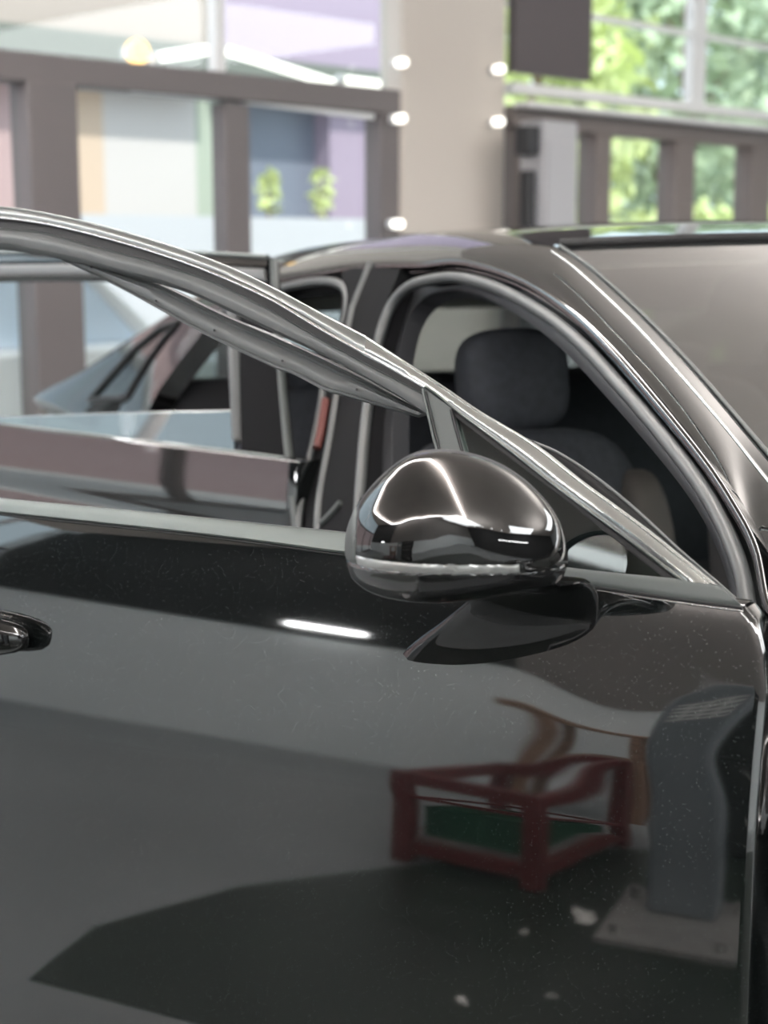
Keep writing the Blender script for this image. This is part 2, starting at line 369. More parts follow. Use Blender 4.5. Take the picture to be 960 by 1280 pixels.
# ------------------------------------------------------------------ workshop things the paint reflects
pmat('post_grey', (.20, .225, .245), .45)
pmat('worn_steel', (.30, .29, .28), .4, metal=.3, noise=.2, nscale=20)
pmat('red_paint', (.15, .024, .026), .4); pmat('green_bin', (.015, .085, .045), .5)
pmat('label_white', (.8, .8, .78), .6); pmat('wood', (.26, .15, .10), .6, noise=.25, nscale=14); pmat('paper', (.75, .73, .7), .8)
T = empty('lift_post', rm(-1.27, .985, 0), RZ, label='short grey steel lift post bolted to the dark green floor', cat='post')
bevel(G().box((0, 0, .58), (.14, .17, 1.12)).mk('post', 'post_grey', T), .015)
bevel(G().box((.10, 0, .012), (.46, .32, .024)).mk('base_plate', 'worn_steel', T), .004)
for sx, sy in ((.26, .12), (.26, -.12), (-.08, .13), (-.08, -.13)): G().cyl((.02+sx, sy, .035), .016, .03, 6).mk('bolt', 'worn_steel', T)
o = G().box((.0, 0, 1.141), (.12, .12, .003)).mk('label_plate', 'label_white', T)
o = G().box((.072, 0, 1.03), (.003, .12, .10)).mk('label_sheet', 'label_white', T, label='white lattice label')
g = G()
for i in range(4):
    for j in range(4): g.box((.075, -.048+.032*i, 1.03-.036+.024*j), (.002, .022, .012))
g.mk('label_print', 'post_grey', o)
T = empty('red_cart', rm(-1.29, 1.37, .0), RZ+math.radians(101), label='small red steel frame cart holding a green tray beside the grey post', cat='cart')
W1, W2, Hh = .38, .60, .50
for x in (0, W1):
    for y in (0, W2): bevel(G().box((x, y, Hh/2+.0), (.055, .055, Hh)).mk('upright', 'red_paint', T), .004)
for z in (.05, .27, Hh-.02):
    for y in (0, W2): G().box((W1/2, y, z), (W1, .034, .04)).mk('rail', 'red_paint', T)
    for x in (0, W1): G().box((x, W2/2, z), (.034, W2, .04)).mk('rail', 'red_paint', T)
g = G(); g.box((W1/2, W2/2, .075), (W1-.03, W2-.03, .01))
g.mk('shelf', 'worn_steel', T)
t = empty('green_tray', locw((0, 0, 0), 0, np.zeros(3)), 0)
bpy.data.objects.remove(t)
def local_to(T, p): return T.matrix_basis @ Vector(p)
TR = empty('green_tray', local_to(T, (W1/2, W2/2, .08)), T.rotation_euler.z, label='dark green open plastic tray lying inside the red cart', cat='tray')
g = G(); w2, d2 = W1/2-.04, W2/2-.04
for c, d in (((0, 0, .005), (2*w2, 2*d2, .01)), ((w2, 0, .05), (.008, 2*d2, .1)), ((-w2, 0, .05), (.008, 2*d2, .1)), ((0, d2, .05), (2*w2, .008, .1)), ((0, -d2, .05), (2*w2, .008, .1))): g.box(c, d)
bevel(g.mk('bin', 'green_bin', TR), .002); G().tube([(w2, -d2, .1), (w2, d2, .1), (-w2, d2, .1), (-w2, -d2, .1)], .006, 8, True).mk('rim', 'green_bin', TR)
T = empty('added_cabinet', rm(-2.2, .68, 0), RZ, label='black steel cabinet added behind the grey post for a dark reflection', cat='cabinet')  # added out of view to give the dark reflection beside the post
bevel(G().box((0, 0, .60), (.5, .62, 1.14)).mk('body', 'charcoal_wall', T), .01)
for k in range(5): dr = bevel(G().box((.255, 0, .17+.215*k), (.02, .57, .19)).mk('drawer', 'charcoal_wall', T), .004); bevel(G().box((.275, 0, .235+.215*k), (.02, .4, .018)).mk('handle', 'worn_steel', dr), .004)
for x in (-.2, .2):
    for y in (-.25, .25): G().cyl((x, y, .02), .03, .05, 12, 1).mk('caster', 'tyre_rubber' if 'tyre_rubber' in M else 'charcoal_wall', T)
# wooden bench against the wall, seen as brown streaks
for i, (a, b, z, ln, ry) in enumerate([(WL+.5, 1.75, .72, 1.0, .06), (WL+.55, 1.6, .62, .9, -.05), (WL+.62, 1.5, .50, .8, .03)]):
    pass
T = empty('wooden_bench', rm(WL+.6, 1.75, 0), RZ, label='low brown wooden bench against the pale wall', cat='bench')
bevel(G().box((0, 0, .74), (.40, .8, .05)).mk('bench_top', 'wood', T), .008)
for x in (-.18, .18):
    for y in (-.25, .25): bevel(G().box((x, y, .36), (.06, .06, .72)).mk('leg', 'wood', T), .006)
bevel(G().box((0, 0, .2), (.36, .5, .03)).mk('bench_shelf', 'wood', T), .006)
for i, (a, b, r, s) in enumerate([(-1.12, 1.20, .4, .055), (-.92, 1.30, 1.2, .012), (-.55, 1.15, 2.0, .012), (-.43, 1.31, .2, .022)]):
    g = G(); pts = [(s*(1+.35*math.sin(3*t+i))*math.cos(t), s*.6*(1+.3*math.cos(2*t))*math.sin(t), .006+.006*math.sin(5*t)) for t in np.linspace(0, 2*math.pi, 12, endpoint=False)]
    g.add([(0, 0, .012)]+pts+[(x, y, z-.003) for x, y, z in pts], [(0, 1+k, 1+(k+1) % 12) for k in range(12)]+[(1+k, 1+(k+1) % 12, 13+(k+1) % 12, 13+k) for k in range(12)]+[tuple(range(13, 25))])
    o = g.mk('paper_scrap', 'paper'); o.location = rm(a, b, .003); o.rotation_euler = (0, 0, r)
    setp(o, label=['largest crumpled pale scrap on floor beside red cart', 'tiny pale scrap on dark green floor nearest the cart', 'tiny pale scrap near the middle of dark green floor', 'middle-sized pale scrap on dark green floor nearest the car'][i], cat='litter', group='pale scraps on the dark floor')

# ------------------------------------------------------------------ outdoors
pmat('pink_facade', (.48, .34, .34), .8); pmat('beige_facade', (.42, .35, .31), .8); pmat('white_facade', (.62, .575, .56), .8); pmat('orange_facade', (.64, .49, .38), .8)
pmat('lilac_facade', (.38, .30, .385), .8); pmat('grey_green', (.17, .18, .155), .7); pmat('shop_glass', (.22, .24, .30), .3); pmat('white_render', (.56, .56, .59), .7); pmat('deep_green', (.42, .46, .38), .8)
pmat('leaf_light', (.62, .68, .32), .7, noise=.35, nscale=2); pmat('leaf_dark', (.42, .50, .34), .7, noise=.35, nscale=2); pmat('bark', (.25, .17, .12), .9)
pmat('parked_white', (.8, .82, .85), .25); pmat('parked_glass', (.68, .80, .95), .15)
def fac(name, x0, x1, yt, yb, off, depth, mat, label=None, cat=None, parent=None, zt=None, zb=None, kind=None):
    p0, p1 = wpx(x0, (yt or 100), off), wpx(x1, (yt or 100), off); t = zt if zt is not None else wpx((x0+x1)/2, yt, off)[2]
    b = zb if zb is not None else wpx((x0+x1)/2, yb, off)[2]
    g = G().box(rm((p0[0]+p1[0])/2, GL+off+depth/2, (t+b)/2), (p1[0]-p0[0], depth, t-b), rz=RZ)
    return g.mk(name, mat, parent, label=label, cat=cat, kind=kind)
def bld(name, label, x, off):
    p = wpx(x, 200, off); return empty(name, rm(p[0], p[1], 0), 0, label=label, cat='building')
def inpar(o, par):
    o.parent = par; o.matrix_parent_inverse = Matrix.Translation(-Vector(par.location)); return o
D1 = 4.6
B1 = bld('shop_building', 'pastel shop building with pink, orange and white fronts outside the left glass', 100, D1)
for nm, x0, x1, yt, yb, m in (('orange_pier', 24, 127, None, 0, 'orange_facade'), ('white_front', 127, 243, None, 0, 'white_facade'), ('green_pier', 243, 285, None, 0, 'deep_green'),
                             ('lilac_front', 412, 560, None, 0, 'lilac_facade')):
    inpar(fac(nm, x0, x1, yt, yb, D1, 1.0, m, zt=3.1, zb=-.05), B1)
inpar(rbox('pink_front', -16, wpx(24, 100, D1)[0], GL+D1, GL+D1+1, -.05, 3.1, 'pink_facade'), B1)
inpar(fac('shop_window', 285, 412, 0, 0, D1+.2, .8, 'shop_glass', zt=3.1, zb=-.05), B1)
inpar(fac('fascia', -700, 268, 0, 0, D1-.3, .3, 'grey_green', zt=wpx(130, 42, D1-.3)[2], zb=wpx(130, 96, D1-.3)[2]), B1)
inpar(fac('upper_front', -700, 268, 0, 0, D1-.2, .3, 'beige_facade', zt=6, zb=wpx(130, 42, D1-.2)[2]), B1)
inpar(fac('upper_front', 275, 540, 0, 0, D1-.2, .3, 'lilac_facade', zt=6, zb=wpx(400, 80, D1-.2)[2]), B1)
inpar(fac('fascia', 275, 540, 0, 0, D1-.2, .3, 'grey_green', zt=wpx(400, 80, D1-.2)[2], zb=wpx(400, 118, D1-.2)[2]), B1)
o = fac('low_wall', 86, 620, 272, 320, 3.3, .25, 'white_render', 'low white rendered wall outside behind the door leaves', 'wall', zb=-.05)
# white parked car outside
PC = empty('parked_car', rm(*wpx(60, 470, 1.15)[:2], -.02), RZ, label='white parked car with pale blue windows outside the left glass', cat='car')
def prof_ext(pr, w, name, mat, par, y0=0.0, inset=0.0):
    n = len(pr); g = G().loft([[(x, y0-w/2+e, z) for x, z in pr] if True else 0 for e in (0, w)]); return bevel(g.mk(name, mat, par), .03, 3)
prof_ext([(-3.9, .25), (-3.95, .75), (-3.3, .95), (.25, .98), (.55, .8), (.6, .3)], 1.6, 'body', 'parked_white', PC)
prof_ext([(-3.0, .95), (-2.2, 1.42), (-.9, 1.46), (-.25, 1.3), (.12, .97)], 1.35, 'cabin', 'parked_glass', PC)
prof_ext([(-2.25, 1.40), (-2.1, 1.47), (-.9, 1.5), (-.3, 1.36), (-.25, 1.28), (-.9, 1.43), (-2.1, 1.42)], 1.4, 'roof', 'parked_white', PC)
g = prof_ext([(-.3, 1.34), (-.2, 1.32), (.22, .97), (.08, .97)], 1.4, 'rear_pillar', 'parked_white', PC)
for x in (-3.1, -.3):
    for y in (-.72, .72): w_ = G().cyl((x, y, .31), .31, .2, 24, 1).mk('wheel', 'tyre_rubber', PC); G().cyl((x, y*1.15, .31), .19, .04, 16, 1).mk('hub_cap', 'alloy', w_)
# trees
rng = np.random.default_rng(5)
def foliage(c, rad, n, size, name, mat, parent):
    v = []; f = []
    for i in range(n):
        d = rng.normal(size=3); d /= np.linalg.norm(d); p = np.array(c)+d*np.array(rad)*rng.uniform(.55, 1)
        a = rng.normal(size=3); a /= np.linalg.norm(a); b = np.cross(a, rng.normal(size=3)); b /= np.linalg.norm(b); s = size*rng.uniform(.6, 1.3)
        k = len(v); v += [p-a*s, p-b*s*.45, p+a*s, p+b*s*.45]; f.append((k, k+1, k+2, k+3))
    return mk(name, v, f, mat, parent, recalc=False)
def tree(a, b, h, r, mat, label, n=900, size=.14):
    T = empty('tree', rm(a, b, 0), rng.uniform(0, 6), label=label, cat='tree', group='trees outside')
    tr = G().tube([(0, 0, -.05), (.05, .02, h*.3), (-.04, .05, h*.6), (.02, 0, h*.9)], [.12, .09, .07, .03], 8)
    for k in range(5):
        t = k*1.3; tr.tube([(0, 0, h*(.3+.1*k)), (math.cos(t)*r*.6, math.sin(t)*r*.6, h*(.5+.1*k))], [.05, .02], 6)
    tr.mk('trunk', 'bark', T); foliage((0, 0, h*.62), (r, r, h*.42), n, size, 'foliage', mat, T)
for i, (a, b, h, r, m, lb) in enumerate([(13.7, 11.3, 5.0, 1.3, 'leaf_light', 'bright yellow-green leafy tree just right of the dark panel'), (16.6, 11.3, 5.6, 1.35, 'leaf_dark', 'mid-green leafy tree behind the thin white mullion'),
        (19.5, 11.3, 5.4, 1.35, 'leaf_dark', 'dense green tree right of the white mullion'), (22.4, 11.3, 5.8, 1.35, 'leaf_light', 'bright leafy tree at the far right of the glass'),
        (15.3, 15, 6.8, 1.6, 'leaf_dark', 'taller green tree behind the tree beside the dark panel'), (18.8, 15, 7.0, 1.6, 'leaf_light', 'tall yellow-green tree of the back row behind the mullion'), (22.3, 15, 7.0, 1.6, 'leaf_dark', 'tall dark green tree of the back row, second from right'), (25.8, 15, 7.2, 1.6, 'leaf_dark', 'tall green tree farthest right in the back row')]):
    tree(a, b, h, r, m, lb, 1500, .17)
H = empty('hedge', rm(14.6, 9.0, 0), RZ, label='yellow-green leafy hedge seen through the low right windows', cat='hedge')
foliage((0, 0, .9), (3.6, .5, 1.0), 3600, .13, 'foliage', 'leaf_light', H)
for x, lb in ((336, 'small bright shrub outside in front of dark shop window, left one'), (402, 'small bright shrub outside in front of dark shop window, right one')):
    p = wpx(x, 240, 4.0); T = empty('potted_shrub', rm(p[0], p[1], -.02), 0, label=lb, cat='shrub', group='shrubs outside')
    foliage((0, 0, p[2]+.02), (.10, .10, .20), 90, .05, 'foliage', 'leaf_light', T); G().tube([(0, 0, .3), (0, 0, p[2])], .02, 6).mk('stem', 'bark', T)
    G().loft([[(r*math.cos(t), r*math.sin(t), z) for t in np.linspace(0, 2*math.pi, 16, endpoint=False)] for r, z in ((.12, 0), (.17, .38), (.18, .42), (.15, .40))]).mk('pot', 'white_metal', T)
g = G()
for k in range(7): g.tube([(-3+k, 0, -.03), (-2.9+k+.2*math.sin(k), .05, .8), (-3.1+k, 0, 1.5)], [.04, .03, .015], 6)
g.mk('stems', 'bark', H)
rbox('pale_backdrop_wall', 6, 34, 21, 21.3, -.05, 2.2, 'white_render', label='long pale wall standing behind the trees outside', cat='wall')
bpy.data.objects['pale_backdrop_wall'].name = 'boundary_wall'

# ------------------------------------------------------------------ the car
CAR = empty('sedan', HINGE, math.pi/2+CAR_A, label='glossy black sedan with its front and rear side doors standing open', cat='car')
FL = -1.8                                     # far side = FL - n
PB = 'black_metallic_paint'
EDGE = P2(960,566, 906,503, 862,453, 808,397, 754,347, 725,324, 700,307)         # screen edge of the front pillar
ROOF = P2(700,307, 660,295, 590,289, 520,291, 480,297, 430,303, 381,311, 340,322, 300,338, 260,360, 225,384)
REAR = P2(225,384, 210,395, 160,425, 110,458, 70,483, 40,498)
base = [np.array([-.44, -.03, .99]), np.array([-.20, -.055, 1.075])]
def cross(edge, crown, fwd, n=24, dz=0.0):
    """rows from the near edge to its twin on the far side, arched and bowed"""
    out = []
    for i, e in enumerate(edge):
        row = []
        f = fwd[i] if hasattr(fwd, '__len__') else fwd; c = crown[i] if hasattr(crown, '__len__') else crown
        for t in np.linspace(-1, 1, n):
            y = e[1] + (FL-2*e[1])*(t+1)/2; q = 1-abs(t)**2.4
            row.append(np.array([e[0]+f*q, y, e[2]+c*q+dz]))
        out.append(row)
    return out
def sheet(rows, name, mat, parent, th=.006, **kw):
    m, n = len(rows), len(rows[0]); v = [p for r in rows for p in r]+[p-np.array([0, 0, th]) for r in rows for p in r]; k = m*n; f = []
    for i in range(m-1):
        for j in range(n-1):
            a = i*n+j; f += [(a, a+1, a+n+1, a+n), (k+a, k+a+n, k+a+n+1, k+a+1)]
    for i in range(m-1):
        for a, b in ((i*n, (i+1)*n), (i*n+n-1, (i+1)*n+n-1)): f.append((a, b, k+b, k+a))
    for j in range(n-1):
        for a in (j, (m-1)*n+j): f.append((a, a+1, k+a+1, k+a))
    return mk(name, v, f, mat, parent, **kw)
OA = -.10
def oa(x): return float(np.interp(x, [40, 225, 340], [-.015, -.02, OA]))
we = base + [bpx(x, y, OA) for x, y in resample(EDGE, 14)]
re_ = [bpx(x, y, oa(x)) for x, y in resample(ROOF, 26)]
be = [bpx(x, y, oa(x)) for x, y in resample(REAR, 12)]
k1 = len(we); wf = np.linspace(-.16, -.10, k1)
sheet(cross(we, np.linspace(.02, .012, k1), wf), 'windshield', 'windshield_glass', CAR)
kr = len(re_); rf = np.interp(np.arange(kr), [0, 8, kr-6, kr-1], [-.10, 0, 0, .08])
roof = sheet(cross(re_, np.interp(np.arange(kr), [0, 6, kr-1], [.012, .022, .02]), rf), 'roof_panel', PB, CAR, .015)
sheet(cross([e-np.array([0, 0, .03]) for e in re_], np.interp(np.arange(kr), [0, 6, kr-1], [.012, .022, .02]), rf, dz=0), 'headliner', 'headliner', CAR, .006)
sheet(cross(be, .02, np.linspace(.08, .12, len(be))), 'rear_window', 'rear_glass', CAR)
def bodyloft(us, sec, name, mat=PB, **kw):
    return G().loft([[np.array([u, y, z]) for y, z in sec(u)] for u in us]).mk(name, mat, CAR, sharp=50, **kw)
def fsec(u):
    t = max(0, -u-.02); top = .985-.16*t-.12*max(0, t-.8)
    s = [(-.08, .30), (-.02, .42), (.004, .62), (.006, .80), (-.008, top-.05), (-.06, top), (-.3, top+.035), (-.9, top+.055)]
    return s + [(FL-y, z) for y, z in s[::-1][1:]]
bodyloft([-.012, -.05, -.2, -.45, -.8, -1.0, -1.12], fsec, 'front_body')
def rsec(u):
    t = u-2.55; top = float(np.interp(u, [2.5, 3.1, 3.9, 4.25, 4.35], [1.03, .985, .93, .90, .82]))
    i = float(np.interp(u, [2.5, 3.9, 4.25, 4.35], [0, .02, .10, .25]))
    s = [(-.03-i, .30), (.03-i, .45), (.045-i, .65), (.04-i, .80), (.01-i, top-.06), (-.05-i, top), (-.35, top+.01), (-.9, top+.02)]
    return s + [(FL-y, z) for y, z in s[::-1][1:]]
bodyloft([2.5, 2.8, 3.1, 3.5, 3.9, 4.1, 4.25, 4.35], rsec, 'rear_body')
G().box((1.25, -.06, .33), (2.6, .16, .16)).box((1.25, FL+.06, .33), (2.6, .16, .16)).mk('sill', PB, CAR)
G().box((1.3, -.9, .30), (2.6, 1.6, .06)).box((-.05, -.9, .62), (.05, 1.7, .7)).box((2.45, -.9, .7), (.06, 1.7, .75)).mk('cabin_floor', 'underbody', CAR)
for nm, u0, u1 in (('far_front_door', .0, 1.15), ('far_rear_door', 1.16, 2.48)):
    G().loft([[(u, y, z) for y, z in ((FL+.02, .35), (FL-.03, .5), (FL-.035, .8), (FL-.0, 1.04), (FL+.08, 1.05), (FL+.08, .35))] for u in (u0, u1)]).mk(nm, PB, CAR)
# side frame: front pillar + roof rail down to the rear deck, both sides
A_ = P2(990,602, 960,566, 906,503, 862,453, 808,397, 754,347, 725,324, 700,307, 660,295, 590,289, 520,291, 480,297, 430,303, 381,311, 340,322, 300,338, 260,360, 210,395, 160,425, 110,458, 40,498)
B_ = P2(985,800, 955,765, 938,690, 905,628, 868,574, 805,497, 750,434, 700,388, 645,352, 577,331, 525,334, 480,334, 430,338, 395,344, 345,353, 310,366, 272,388, 226,402, 180,440, 142,470, 95,520)
def paired(name, A, B, mat, parent, fn=bpx, n=110, prof=None, flip=None, off=0.0, offA=0.0, b=.016, d=.05, lean=.5, **kw):
    t = np.concatenate([[0], np.cumsum([math.dist(A[i], A[i+1])+math.dist(B[i], B[i+1]) for i in range(len(A)-1)])]); q = np.linspace(0, t[-1], n)
    def cr(P):
        P = np.array(P, float); E = np.vstack([2*P[0]-P[1], P, 2*P[-1]-P[-2]]); r = []
        for x in q:
            i = min(np.searchsorted(t, x, side='right')-1, len(P)-2); s = (x-t[i])/(t[i+1]-t[i]); a, b_, c, d_ = E[i:i+4]
            r.append(.5*((2*b_)+(c-a)*s+(2*a-5*b_+4*c-d_)*s*s+(3*b_-a-3*c+d_)*s**3))
        return r
    a = [fn(x, y, off+(offA(x) if callable(offA) else offA)) for x, y in cr(A)]; c = [fn(x, y, off) for x, y in cr(B)]
    if prof is None: prof = [(0, -d), (0, 0), (.10, b*.45), (.3, b), (.55, b), (.8, b*.6), (1, 0), (1, -d)]
    o = np.array([0, 1, lean]); o /= np.linalg.norm(o)
    g = G().loft([[a[i]+(c[i]-a[i])*s+o*h for s, h in prof] for i in range(len(a))])
    if flip is not None: G().add([(x, flip-y, z) for x, y, z in g.v], g.f).mk(name, mat, parent)
    return g.mk(name, mat, parent, **kw)
paired('side_frame', A_, B_, PB, CAR, flip=FL, offA=oa, lean=1.2, b=.012, d=.04, prof=[(0, -.04), (0, 0), (.06, .003), (.15, .007), (.3, .011), (.45, .0125), (.6, .012), (.72, .010), (.84, .006), (.93, 0), (1, -.010), (1, -.05)])
paired('opening_fade', [(x+9, y-10) for x, y in B_[:8]]+[(x+1, y-11) for x, y in B_[8:17]], B_[:17], 'gloss_black', CAR, n=90, off=.002, b=.002, d=.02, lean=.8)  # black strip added, the reflection's fade to black put into colour
# ditch mouldings along the pillar
line('roof_moulding', bpx, P2(985,628, 960,601, 906,533, 850,468, 800,412, 752,365, 716,333, 690,314), .002, 'chrome', CAR, off=-.032, label='thin bright moulding')
line('screen_moulding', bpx, P2(990,602, 960,566, 906,503, 862,453, 808,397, 754,347, 725,324, 700,307), .0025, 'grey_trim', CAR, off=OA+.004)
G().tube([p+np.array([0, 0, .004]) for p in cross([re_[0]], .012, -.10, 30)[0]], .006, 8).mk('header_moulding', 'black_rubber', CAR)
pmat('dull_red', (.14, .04, .035), .5)
# centre pillar
paired('centre_pillar', P2(428,336, 424,400, 398,520, 374,655, 366,740), P2(500,336, 476,400, 460,470, 452,560, 448,740), 'matte_black', CAR, n=40, flip=FL, b=.004, d=.07)
line('rear_opening_seal', bpx, P2(464,330, 447,372, 439,398, 422,493, 414,545, 400,625, 396,700), .007, 'satin_grey_rubber', CAR, off=.004)
line('hinge_edge', bpx, P2(405,470, 398,520, 384,585, 375,640, 370,700), .005, 'satin_grey_rubber', CAR, off=.012)
line('belt_guide', bpx, P2(426,628, 415,641, 401,655), .005, 'grey_trim', CAR, off=.006)
G().tube([bpx(407, 500, .012), bpx(400, 545, .012), bpx(396, 560, .012)], .007, 8).mk('red_reflection', 'dull_red', CAR, label='thin red tube drawn as a reflection on centre pillar')  # dull red tube put in for a red reflection on the pillar
# front opening weatherstrip (a full ring visible part) and inner dark reveal
RING = P2(449,760, 448,660, 451,600, 457,530, 465,470, 474,424, 488,384, 510,359, 540,349, 575,347, 622,360, 680,392, 727,430, 773,480, 820,534, 867,594, 896,640, 917,686, 930,730, 940,800)
line('front_opening_weatherstrip', bpx, RING, .0082, 'satin_grey_rubber', CAR, off=-.004, n=120)
INN = P2(490,760, 489,660, 490,600, 491,530, 494,470, 500,430, 510,397, 528,374, 552,364, 578,364, 615,376, 668,408, 712,446, 756,494, 804,549, 850,606, 880,652, 900,696, 912,738, 918,800)
paired('inner_reveal', RING, INN, 'dark_plastic', CAR, n=110, off=-.045, b=.004, d=.03, flip=FL)
# rear opening ring and quarter window
RR = P2(372,700, 380,640, 404,520, 424,430, 434,392, 434,366, 422,354, 395,352, 345,362, 300,380, 262,402, 236,430, 205,470, 178,520)
line('rear_opening_weatherstrip', bpx, RR, .008, 'satin_grey_rubber', CAR, off=-.004, n=90)
paired('quarter_pillar', P2(222,400, 205,420, 185,448, 165,480, 150,510, 140,540), P2(268,398, 245,425, 222,455, 200,485, 186,512, 172,545), 'gloss_black', CAR, n=30, off=.002, b=.004, d=.05, flip=FL)
QW = P2(112,500, 138,470, 168,436, 200,410, 224,401, 205,424, 182,455, 158,497)
pane('quarter_window', bpx, QW, 'tinted_glass', CAR, off=.004, flipn=FL)
G().tube([bpx(x, y, .008) for x, y in resample(QW+[QW[0]], 60, False)], .007, 8, False).mk('quarter_window_seal', 'black_rubber', CAR)
# far side glass
g = G()
for P in (P2(505,440, 520,385, 560,368, 640,392, 727,452, 800,545, 860,640, 860,690, 490,660), P2(380,640, 425,430, 428,372, 345,372, 270,405, 215,500)):
    v = [bpx(x, y, -.01) for x, y in P]; v = [(a, FL-b, max(c, 1.02)) for a, b, c in v]; n = len(v); g.add(v+[(a, b+.004, c) for a, b, c in v], [tuple(range(n)), tuple(range(n, 2*n))]+[(i, (i+1) % n, n+(i+1) % n, n+i) for i in range(n)])
g.mk('far_side_glass', 'tinted_glass', CAR, sharp=20)
# cabin
def sell(c, r, e1=.45, e2=.45, n=20, rot=None):
    f = lambda w, m: math.copysign(abs(math.sin(w))**m, math.sin(w)); h = lambda w, m: math.copysign(abs(math.cos(w))**m, math.cos(w))
    rings = []
    for v in np.linspace(-math.pi/2+.02, math.pi/2-.02, n):
        ring = []
        for u in np.linspace(-math.pi, math.pi, 2*n, endpoint=False):
            p = np.array([r[0]*h(v, e1)*h(u, e2), r[1]*h(v, e1)*f(u, e2), r[2]*f(v, e1)])
            if rot: ca, sa = math.cos(rot), math.sin(rot); p = np.array([ca*p[0]+sa*p[2], p[1], -sa*p[0]+ca*p[2]])
            ring.append(np.array(c)+p)
        rings.append(ring)
    return rings
def seat(u, n_, wd=.25, head=True, nm='front_seat'):
    s = G().loft(sell((u-.10, n_, .80), (.075, wd, .29), .5, .5, rot=.22)).mk('backrest_'+nm, 'seat_fabric', CAR); s.name = nm
    G().loft(sell((u-.42, n_, .56), (.28, wd, .09))).mk('seat_cushion', 'seat_fabric', s)
    G().loft(sell((u-.03, n_, 1.165), (.05, .095, .085), .6, .6, rot=.15)).mk('headrest', 'seat_fabric', s)
    G().tube([(u-.05, n_-.06, 1.0), (u-.03, n_-.06, 1.12)], .007, 8).tube([(u-.05, n_+.06, 1.0), (u-.03, n_+.06, 1.12)], .007, 8).mk('headrest_post', 'chrome', s)
    for sg in (-1, 1): G().loft(sell((u-.14, n_+sg*(wd-.03), .78), (.09, .045, .24), .6, .6, rot=.22)).mk('side_bolster', 'seat_leather', s)
seat(1.24, -.36, .22); seat(1.28, -1.02)
s = G().loft(sell((2.25, -.9, .80), (.09, .72, .28), .4, .3, rot=.3)).mk('rear_seat', 'seat_fabric', CAR)
G().loft(sell((1.95, -.9, .52), (.30, .72, .10), .4, .3)).mk('seat_cushion', 'seat_fabric', s)
for y in (-.45, -1.35): G().loft(sell((2.36, y, 1.09), (.05, .12, .05), .6, .6)).mk('headrest', 'seat_fabric', s)
d_ = G().loft(sell((-.10, -.9, .93), (.30, .78, .125), .5, .3)).mk('dashboard', 'dash_plastic', CAR)
G().box((.19, -.42, .98), (.02, .18, .06)).mk('air_vent', 'dark_plastic', d_)
G().loft(sell((-.02, -.30, 1.06), (.10, .12, .03), .6, .6)).mk('dash_pad', 'dash_plastic', d_)
G().loft(sell((.62, -.9, .60), (.45, .12, .12), .4, .4)).mk('centre_console', 'dark_plastic', CAR)
st = G().tube([(.42+.06*math.sin(t), -1.28+.18*math.cos(t), .93+.17*math.sin(t)) for t in np.linspace(0, 2*math.pi, 32, endpoint=False)], .014, 10, True).tube([(.42, -1.46, .93), (.42, -1.10, .93)], .015, 8).tube([(.42, -1.28, .93), (.15, -1.28, .88)], .03, 10)
st.mk('steering_wheel', 'dark_plastic', CAR)
iv = G().loft(sell((.52, -.9, 1.31), (.02, .12, .035), .5, .4)).mk('interior_mirror', 'dark_plastic', CAR)
G().tube([(.52, -.9, 1.31), (.50, -.9, 1.385)], .008, 8).mk('mirror_stem', 'dark_plastic', iv)
strip('seat_belt', bpx, P2(487,372, 484,470, 480,560, 476,680), P2(500,372, 494,470, 492,560, 488,680), 'dark_plastic', CAR, off=-.10, b=.001, d=.002, n=20)
for u in (-.62, 3.35):
    for y in (-.10, FL+.10):
        g = G(); R = [(.335, -.1), (.345, -.05), (.345, .05), (.335, .1), (.24, .1), (.22, 0), (.24, -.1)]
        g.loft([[(u+r*math.cos(t), y+e, .345+r*math.sin(t)) for r, e in R] for t in np.linspace(0, 2*math.pi, 37)], cap=False)
        wl = g.mk('wheel', 'tyre_rubber', CAR); g = G().cyl((u, y, .345), .06, .12, 20, 1)
        for k in range(10): t = k*math.pi/5; g.tube([(u, y+.03*(1 if y > -.9 else -1), .345), (u+.225*math.cos(t), y+.05*(1 if y > -.9 else -1), .345+.225*math.sin(t))], .014, 6)
        g.mk('rim', 'alloy', wl)
# fender edge seen beyond the shut line
# ------------------------------------------------------------------ front door
LIP = P2(929,757, 944,775, 953,815, 956,870, 951,930, 945,1000, 939,1100, 935,1200, 932,1290)
lp = [skin_px(x, y) for x, y in LIP]; lz = [p[2] for p in lp][::-1]; ls = [p[0] for p in lp][::-1]
def sf(z): return float(np.interp(z, lz, ls))
SEND, NS = 1.13, 130
def skinpt(i, j, NZ1=64, NZ2=70):
    pass
vrows = [('up', v) for v in np.linspace(1, 0.012, 66)]+[('lo', v) for v in np.linspace(-.003, -.62, 80)]
verts = []; faces = []
for kind, v in vrows:
    for i in range(NS+1):
        t = i/NS; s = SEND*t
        for _ in range(3):
            zc = crease(s); z = zc+(BELT-.004-zc)*v if kind == 'up' else zc+v
            s0 = sf(z); s = s0+(SEND-s0)*t
        verts.append((s, skin_n(s, z), z))
nr = len(vrows); k = NS+1
faces = [(r*k+i, r*k+i+1, (r+1)*k+i+1, (r+1)*k+i) for r in range(nr-1) for i in range(NS)]
def flange(idx, dirs):
    """roll the skin edge round to the inside"""
    prev = idx
    for dx, dy, dz in dirs:
        new = []
        for a, b in zip(idx, range(len(idx))): x, y, z = verts[a]; verts.append((x+dx, y+dy, z+dz)); new.append(len(verts)-1)
        for q in range(len(idx)-1): faces.append((prev[q], prev[q+1], new[q+1], new[q]))
        prev = new
    return prev
flange([r*k for r in range(nr)], [(-.0016, -.0008, 0), (-.0025, -.003, 0), (-.0025, -.02, 0), (.02, -.03, 0)])
